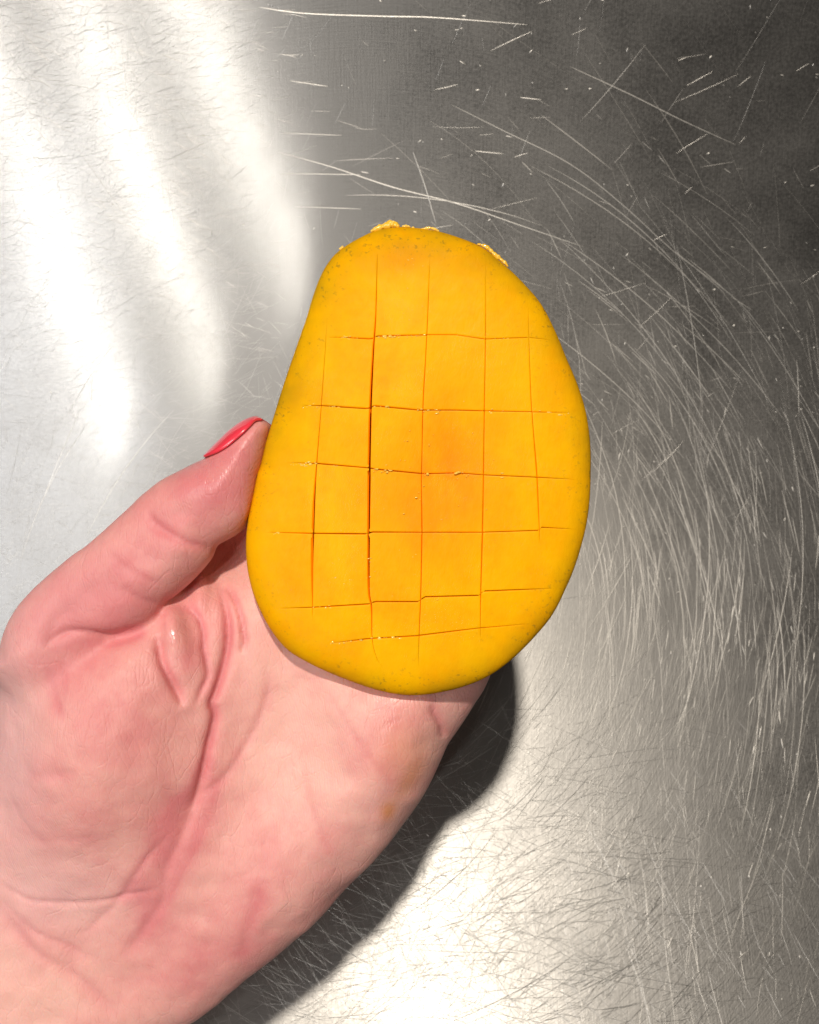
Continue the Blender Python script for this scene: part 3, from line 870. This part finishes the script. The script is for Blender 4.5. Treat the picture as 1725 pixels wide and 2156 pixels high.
PALM_Z = 0.160
body_px = t4([(1600, 190), (1560, 255), (1540, 290), (1500, 350), (1472, 390), (1450, 440), (1410, 525), (1370, 592), (1320, 660), (1260, 735), (1190, 810), (1130, 872), (1060, 950), (980, 1022), (900, 1090), (820, 1150), (740, 1220), (660, 1280), (610, 1311)]) + \
    [(300, 2230), (180, 2340), (60, 2470), (-80, 2640), (-260, 2860), (-700, 2700), (-560, 2480), (-430, 2280), (-330, 2120), (-240, 1980), (-160, 1850), (-90, 1720), (-40, 1600), (0, 1480), (20, 1390), (60, 1340),
     (150, 1290), (260, 1240), (350, 1180), (430, 1110), (500, 1050), (570, 1020), (660, 1020), (760, 1050), (860, 1110), (960, 1190), (1020, 1290), (1045, 1370)]
thumb_up = t3([(10, 1430), (12, 1350), (22, 1270), (42, 1200), (72, 1130), (130, 1050), (200, 970), (270, 905), (360, 838), (460, 768), (560, 680), (660, 590), (740, 515), (800, 465), (850, 425), (940, 380), (1030, 335), (1095, 305), (1150, 255), (1220, 190), (1300, 130), (1360, 108), (1405, 112)])
thumb_low = t3([(1450, 150), (1440, 280), (1410, 420), (1370, 560), (1320, 660), (1240, 725), (1150, 775), (1125, 835), (1070, 905), (1000, 978), (925, 1040), (872, 1075), (835, 1140), (790, 1190), (720, 1230), (600, 1300), (450, 1380), (250, 1460)])
THUMB_Z = 0.1765
body = catmull(Wp(body_px, PALM_Z), 4)
thumb = catmull(Wp(thumb_up + thumb_low, THUMB_Z), 3)

H = 0.00065
x0, y0, zz0 = -0.190, -0.215, 0.118
nx, ny, nz = int(0.232 / H), int(0.262 / H), int(0.082 / H)
xs = x0 + np.arange(nx) * H; ys = y0 + np.arange(ny) * H; zs = (zz0 + np.arange(nz) * H).astype(np.float32)
XX, YY = np.meshgrid(xs, ys, indexing='ij')

def g2(u, v, su, sv, z=0.170, ang=0.0, X=None, Y=None):
    """gaussian patch in traced units"""
    X = XX if X is None else X; Y = YY if Y is None else Y
    c = W(u, v, z); k = PX * (CAM_H - z) / (CAM_H - HAND_Z)
    dx = (X - c[0]) / k; dy = -(Y - c[1]) / k
    ca, sa = math.cos(ang), math.sin(ang)
    a = dx * ca + dy * sa; b = -dx * sa + dy * ca
    return np.exp(-(a / su) ** 2 - (b / sv) ** 2)

def build_hand():
    bd = poly_sdf(XX, YY, body); td = poly_sdf(XX, YY, thumb)
    # palm slab with rounded sides, its thickness and height vary
    top = 0.0125 + 0.0095 * g2(190, 1560, 250, 290, ang=-0.25) + 0.0065 * g2(250, 1570, 165, 235, ang=0.12) + 0.006 * g2(820, 1560, 150, 170) + 0.0045 * g2(600, 1850, 260, 200, ang=-0.8) - 0.0030 * g2(560, 1600, 110, 260, ang=0.45)
    top += 0.0035 * g2(330, 1400, 130, 120) + 0.003 * g2(-150, 2150, 300, 200) - 0.0030 * g2(420, 1190, 120, 90) - 0.0100 * g2(470, 1150, 105, 80)
    top += 0.0016 * g2(690, 1440, 60, 110, ang=-0.5) + 0.0012 * g2(560, 1420, 50, 120, ang=-0.2)
    bot = 0.0140 + 0.004 * g2(200, 1700, 350, 300)
    wid = 0.0165 + 0.010 * g2(60, 1650, 300, 380) + 0.004 * g2(760, 1800, 200, 200)
    q = np.clip(1 - bd / wid, 0, 3)
    tq = q[:, :, None].astype(np.float32)
    zc = zs[None, None, :] - np.float32(PALM_Z)
    T3 = np.where(zc > 0, top[:, :, None].astype(np.float32), bot[:, :, None].astype(np.float32))
    F = (np.sqrt(tq ** 2 + (zc / T3) ** 2) - 1) * np.float32(0.010)
    del T3, tq
    # thumb, in front of the palm and pressing on the side of the fruit
    q = np.clip(1 - td / 0.0098, 0, 3)
    u = np.clip((XX - W(60, 0, THUMB_Z)[0]) / (W(560, 0, THUMB_Z)[0] - W(60, 0, THUMB_Z)[0]), 0, 1)
    zt = THUMB_Z - 0.0035 * (1 - u) ** 1.0
    Tt = 0.0102 + 0.0012 * g2(440, 1010, 90, 70, THUMB_Z) - 0.0008 * g2(330, 1110, 60, 60, THUMB_Z)
    Ft = (np.sqrt(q[:, :, None].astype(np.float32) ** 2 + ((zs[None, None, :] - zt[:, :, None].astype(np.float32)) / Tt[:, :, None].astype(np.float32)) ** 2) - 1) * np.float32(0.009)
    k = (0.0012 + 0.009 * np.clip((W(255, 0, 0.17)[0] - XX) / 0.02, 0, 1))[:, :, None].astype(np.float32)
    F = smin(F, Ft, k)
    del Ft
    # pinched lump of skin in the web of the thumb
    def ell(u, v, z, ru, rv, rz, ang):
        c = W(u, v, z); X = XX - c[0]; Y = -(YY - c[1]); ca, sa = math.cos(ang), math.sin(ang)
        a = (X * ca + Y * sa) / ru; b = (-X * sa + Y * ca) / rv
        return (np.sqrt((a ** 2 + b ** 2)[:, :, None].astype(np.float32) + ((zs[None, None, :] - np.float32(z)) / np.float32(rz)) ** 2) - 1) * np.float32(min(ru, rv))
    F = smin(F, ell(386, 1338, 0.1706, 0.0046, 0.0090, 0.0105, -0.30), np.float32(0.0010))
    F = smin(F, ell(432, 1330, 0.1660, 0.0054, 0.0150, 0.0092, -0.05), np.float32(0.0008))
    F = smin(F, ell(487, 1320, 0.1640, 0.0026, 0.0110, 0.0080, -0.15), np.float32(0.0008))
    # fingers spread behind the fruit
    def cone(P, R):
        G = None
        ax = np.stack(np.broadcast_arrays(XX[:, :, None], YY[:, :, None]), 0)
        for (p, r1), (q_, r2) in zip(zip(P[:-1], R[:-1]), zip(P[1:], R[1:])):
            p = np.asarray(p); q_ = np.asarray(q_); e = q_ - p
            lo = np.minimum(p, q_) - 0.02; hi = np.maximum(p, q_) + 0.02
            i0, i1 = np.clip(np.searchsorted(xs, (lo[0], hi[0])), 0, nx); j0, j1 = np.clip(np.searchsorted(ys, (lo[1], hi[1])), 0, ny)
            if i1 <= i0 or j1 <= j0: continue
            wx = XX[i0:i1, j0:j1, None] - p[0]; wy = YY[i0:i1, j0:j1, None] - p[1]; wz = zs[None, None, :] - p[2]
            t = np.clip((wx * e[0] + wy * e[1] + wz * e[2]) / (e @ e), 0, 1)
            d = np.sqrt((wx - e[0] * t) ** 2 + (wy - e[1] * t) ** 2 + (wz - e[2] * t) ** 2) - (r1 + (r2 - r1) * t)
            F[i0:i1, j0:j1] = smin(F[i0:i1, j0:j1], d.astype(np.float32), np.float32(0.003))
    for pts, R in (([(610, 1100), (680, 930), (750, 780), (800, 700)], (0.0100, 0.0088, 0.0080, 0.0066)),
                   ([(690, 1120), (815, 900), (905, 740), (950, 660)], (0.0102, 0.0092, 0.0082, 0.0068)),
                   ([(830, 1180), (950, 1000), (1040, 860), (1085, 780)], (0.0098, 0.0086, 0.0078, 0.0064)),
                   ([(960, 1330), (1035, 1215), (1095, 1110), (1125, 1040)], (0.0086, 0.0074, 0.0066, 0.0056))):
        J = []
        for (u, v), r in zip(pts, R):
            z = 0.150
            for _ in range(3):
                x, y = W(u, v, z); z = float(mango_bottom(max(mango_d(x, y), 0))) - r * 0.9
            J.append((x, y, z))
        cone(J, R)
    # the flesh of the hand gives way to the fruit
    md = bilinear(MD, XX, YY, gx[0], gy[0], HX)
    outx = (XX < gx[0]) | (XX > gx[-1]) | (YY < gy[0]) | (YY > gy[-1])
    md = np.where(outx, -0.03, md)
    q = np.clip(1 - md / M_BOT_W, 0, 2)
    Fm = (np.sqrt(q[:, :, None].astype(np.float32) ** 2 + (np.minimum(zs[None, None, :] - np.float32(RIM_Z), 0) / np.float32(M_BOT_H)) ** 2) - 1) * np.float32(0.022)
    F = smax(F, -Fm - np.float32(0.0001), np.float32(0.0016))
    del Fm
    F[0] = F[-1] = 1; F[:, 0] = F[:, -1] = 1; F[:, :, 0] = F[:, :, -1] = 1
    V, Q = surface_nets(F, np.array([x0, y0, zz0]), H)
    # keep the largest piece only
    return V, Q

V, Q = build_hand()

def vert_normals(V, Q):
    n = np.zeros_like(V)
    a = V[Q[:, 2]] - V[Q[:, 0]]; b = V[Q[:, 3]] - V[Q[:, 1]]
    fn = np.cross(a, b)
    for k in range(4): np.add.at(n, Q[:, k], fn)
    return n / (np.linalg.norm(n, axis=1)[:, None] + 1e-20)

def relax(V, Q, it):
    for _ in range(it):
        s = np.zeros_like(V); c = np.zeros(len(V))
        for a, b in ((0, 1), (1, 2), (2, 3), (3, 0)):
            np.add.at(s, Q[:, a], V[Q[:, b]]); np.add.at(c, Q[:, a], 1)
            np.add.at(s, Q[:, b], V[Q[:, a]]); np.add.at(c, Q[:, b], 1)
        V = 0.5 * V + 0.5 * s / c[:, None]
    return V
V = relax(V, Q, 3)
N = vert_normals(V, Q)
if N[np.argmax(V[:, 2]), 2] < 0:
    Q = Q[:, ::-1].copy(); N = -N
up = np.clip((N[:, 2] - 0.05) / 0.35, 0, 1)

# creases with reddening and painted shade: (points, depth mm, half-width mm, shoulder, flush)
CREASES = [
    (t6([(1040, 640), (1100, 800), (1160, 950), (1200, 1120), (1210, 1300), (1190, 1500), (1150, 1700), (1090, 1900), (1050, 2012)]) + t4([(720, 290), (700, 390), (678, 500), (655, 590)]), 2.5, 0.75, 0.25, 0.7),
    (t6([(1110, 690), (1200, 780), (1290, 920), (1350, 1080), (1380, 1230), (1395, 1330), (1370, 1460)]), 1.8, 0.55, 0.25, 0.5),
    (t6([(440, 1230), (490, 1330), (550, 1520), (640, 1700), (720, 1860), (760, 2010)]), 2.3, 0.7, 0.25, 0.4),
    (t6([(720, 890), (800, 970), (880, 1050), (940, 1200), (960, 1400), (1000, 1600), (1000, 1720), (930, 1880), (880, 2010)]), 1.3, 0.6, 0.3, 0.45),
    (t4([(872, 130), (885, 200), (860, 290), (805, 400), (745, 490), (680, 540), (650, 600)]), 0.55, 0.8, 0.25, 0.35),
    (t7([(1310, 0), (1290, 150), (1240, 350), (1150, 560), (1070, 740), (1050, 900), (950, 1060), (850, 1200), (780, 1290)]), 0.9, 1.3, 0.2, 0.5),
    (t7([(1100, 480), (990, 600), (900, 720), (820, 850), (740, 940), (640, 1040), (560, 1110), (480, 1130)]), 0.55, 0.8, 0.25, 0.25),
    (t7([(0, 800), (90, 850), (200, 905), (340, 915), (520, 918), (720, 890), (860, 855), (1050, 825)]), 0.6, 0.55, 0.3, 0.25),
    (t7([(0, 890), (120, 1010), (260, 1120), (420, 1190), (560, 1270), (650, 1290)]), 0.45, 0.8, 0.3, 0.2),
    (t7([(0, 930), (120, 1100), (280, 1260), (420, 1350), (540, 1440), (620, 1520), (680, 1590), (740, 1680)]), 0.7, 1.0, 0.3, 0.3),
    (t7([(1660, 760), (1640, 900), (1590, 1080), (1540, 1220), (1500, 1330)]), 0.55, 1.6, 0.1, 0.25),
    (t4([(900, 600), (885, 700), (865, 800), (835, 900), (800, 1030)]), 0.35, 1.6, 0.2, 0.1),
    (t4([(955, 380), (990, 450), (1005, 520), (1030, 600), (1070, 680), (1110, 750)]), 0.30, 0.7, 0.2, 0.15),
    (t4([(1080, 210), (1150, 320), (1240, 440), (1310, 520)]), 0.22, 0.5, 0.2, 0.15),
    (t4([(1412, 255), (1440, 300), (1456, 340), (1468, 385)]), 1.0, 0.7, 0.3, 0.45),
    (t4([(1250, 330), (1290, 300), (1330, 290)]), 0.15, 0.4, 0.3, 0.0),
    (t3([(845, 590), (890, 650), (960, 700), (1040, 740), (1120, 770), (1150, 775)]), 1.0, 0.8, 0.35, 0.4),
    (t3([(640, 780), (700, 840), (780, 895), (860, 935), (925, 965)]), 0.45, 0.8, 0.3, 0.25),
    (t3([(720, 970), (780, 1020), (840, 1050), (880, 1060)]), 0.55, 0.8, 0.3, 0.3),
    (t3([(330, 1270), (420, 1210), (520, 1205), (640, 1235), (740, 1222), (820, 1205)]), 1.3, 0.9, 0.3, 0.7),
    (t3([(340, 1280), (370, 1170), (420, 1110), (480, 1090)]), 0.35, 1.0, 0.3, 0.4),
    (t4([(210, 110), (225, 170), (250, 230), (290, 270)]), 0.35, 0.9, 0.3, 0.35),
    (t7([(1250, 180), (1200, 350), (1130, 520), (1040, 720), (950, 830), (840, 960)]), 0.6, 2.6, 0.0, 0.75),
    (t4([(250, 90), (262, 150), (275, 200)]), 0.25, 0.6, 0.3, 0.25),
    (t4([(130, 430), (180, 450), (260, 440), (330, 425)]), 0.25, 0.9, 0.3, 0.25),
    (t4([(90, 640), (170, 670), (270, 660), (380, 640)]), 0.2, 1.0, 0.3, 0.15),
    (t4([(60, 520), (110, 600), (150, 640), (220, 720)]), 0.2, 0.8, 0.3, 0.1),
]
flush_shade = np.zeros(len(V)); disp = np.zeros(len(V))
for pts, dep, wd, sh, fl in CREASES:
    P = catmull(Wp(pts, 0.172), 4, False)
    lo = P.min(0) - 0.008; hi = P.max(0) + 0.008
    m = (V[:, 0] > lo[0]) & (V[:, 0] < hi[0]) & (V[:, 1] > lo[1]) & (V[:, 1] < hi[1]) & (V[:, 2] > 0.158)
    d, s = line_dist(V[m, 0], V[m, 1], P)
    taper = np.clip(np.minimum(s, 1 - s) * 5, 0, 1) ** 0.6
    w = wd * 1e-3
    disp[m] += taper * dep * 0.75e-3 * (-0.7 * np.exp(-(d / w) ** 2) - 0.3 * np.exp(-(d / (2.6 * w)) ** 2) + 0.35 * sh * np.exp(-((d - 3.0 * w) / (1.8 * w)) ** 2))
    flush_shade[m] += taper * fl * np.exp(-(d / (w * 2.0)) ** 2)
V = V + N * (disp * up)[:, None]
# slow unevenness of the soft flesh
def vnoise(x, y, f, seed):
    r = np.random.default_rng(seed); T = r.normal(size=(96, 96))
    i = x * f + 40; j = y * f + 40
    i0 = np.floor(i).astype(int); j0 = np.floor(j).astype(int); a = i - i0; b = j - j0
    a = a * a * (3 - 2 * a); b = b * b * (3 - 2 * b)
    g = lambda p, q: T[p % 96, q % 96]
    return g(i0, j0) * (1 - a) * (1 - b) + g(i0 + 1, j0) * a * (1 - b) + g(i0, j0 + 1) * (1 - a) * b + g(i0 + 1, j0 + 1) * a * b
V = V + N * ((0.00028 * vnoise(V[:, 0], V[:, 1], 110, 1) + 0.00012 * vnoise(V[:, 0], V[:, 1], 260, 2)) * up)[:, None]

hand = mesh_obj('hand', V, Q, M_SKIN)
tag(hand, 'bare left hand, palm up, thumb and fingers holding the scored mango half', 'hand')
G = lambda u, v, su, sv, ang=0.0: g2(u, v, su, sv, 0.172, ang, V[:, 0], V[:, 1])
flush_shade += 0.28 + 0.34 * G(230, 1520, 220, 260) + 0.45 * G(510, 960, 75, 110, -0.5) + 0.45 * G(340, 1130, 220, 90, -0.7) + 0.30 * G(150, 1300, 150, 120) + 0.35 * G(395, 1760, 40, 120, 0.55) + 0.40 * G(800, 1560, 80, 100) + 0.22 * G(480, 1930, 100, 190, 0.6) + 0.30 * G(420, 2020, 220, 120) + 0.40 * G(470, 1010, 100, 90) \
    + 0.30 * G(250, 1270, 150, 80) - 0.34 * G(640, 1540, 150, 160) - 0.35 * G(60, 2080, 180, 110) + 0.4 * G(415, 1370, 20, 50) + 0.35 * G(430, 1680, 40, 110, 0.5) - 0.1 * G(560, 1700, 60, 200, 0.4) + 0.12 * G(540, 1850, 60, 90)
set_attr(hand, 'flush_shade', np.clip(flush_shade, 0, 1))  # skin redness, plus shade of thumb, thenar and creases painted into the colour
set_attr(hand, 'pale', np.clip(0.75 * G(30, 1560, 110, 260) + 0.2 * G(130, 1200, 150, 120, -0.7) + 0.5 * G(130, 1870, 160, 90), 0, 1))
set_attr(hand, 'wet', np.clip(0.9 * G(470, 990, 80, 80) + G(385, 1330, 30, 40) + 0.6 * G(435, 1240, 40, 40) + 0.5 * G(820, 1510, 60, 60) + 0.4 * G(860, 1500, 60, 60), 0, 1))
set_attr(hand, 'stain', np.clip(0.75 * G(818, 1704, 16, 24) + 0.45 * G(862, 1640, 22, 50, 0.5) + 0.3 * G(850, 1570, 60, 60), 0, 0.9))

# nail: a thin curved plate on the back edge of the thumb tip
def build_nail():
    outer = catmull(Wp(t3([(1092, 303), (1140, 252), (1185, 208), (1230, 165), (1290, 122), (1335, 102), (1368, 96), (1396, 108)]), THUMB_Z), 4, False)
    inner = catmull(Wp(t3([(1092, 303), (1166, 286), (1226, 254), (1275, 214), (1313, 180), (1342, 146), (1364, 116), (1396, 108)]), THUMB_Z + 0.004), 4, False)
    n = len(outer); rows = 14; Vn = []; Fn = []
    WT, TT = 0.0098, 0.0102
    for i in range(n):
        e = inner[min(i, len(inner) - 1)] - outer[i]; d = float(np.hypot(*e)); e = e / (d + 1e-9)
        if d < 1e-4: e = np.array([0.62, -0.78])
        top_a = math.acos(max(-1, 1 - d / WT))
        for k in range(rows + 1):
            ph = top_a + (-1.15 - top_a) * k / rows
            ds = WT * (1 - math.cos(ph)); lift = 0.00028
            xy = outer[i] + e * (ds - lift * math.cos(ph))
            Vn.append((xy[0], xy[1], THUMB_Z + (TT + lift) * math.sin(ph)))
    for i in range(n - 1):
        for k in range(rows):
            a = i * (rows + 1) + k
            Fn.append((a, a + 1, a + rows + 2, a + rows + 1))
    Vn = np.array(Vn)
    o = mesh_obj('thumbnail', Vn, Fn, M_NAIL, hand)
    o['label'] = 'coral red polished thumbnail'
    s = o.modifiers.new('thickness', 'SOLIDIFY'); s.thickness = 0.0005; s.offset = 0
    return o
build_nail()
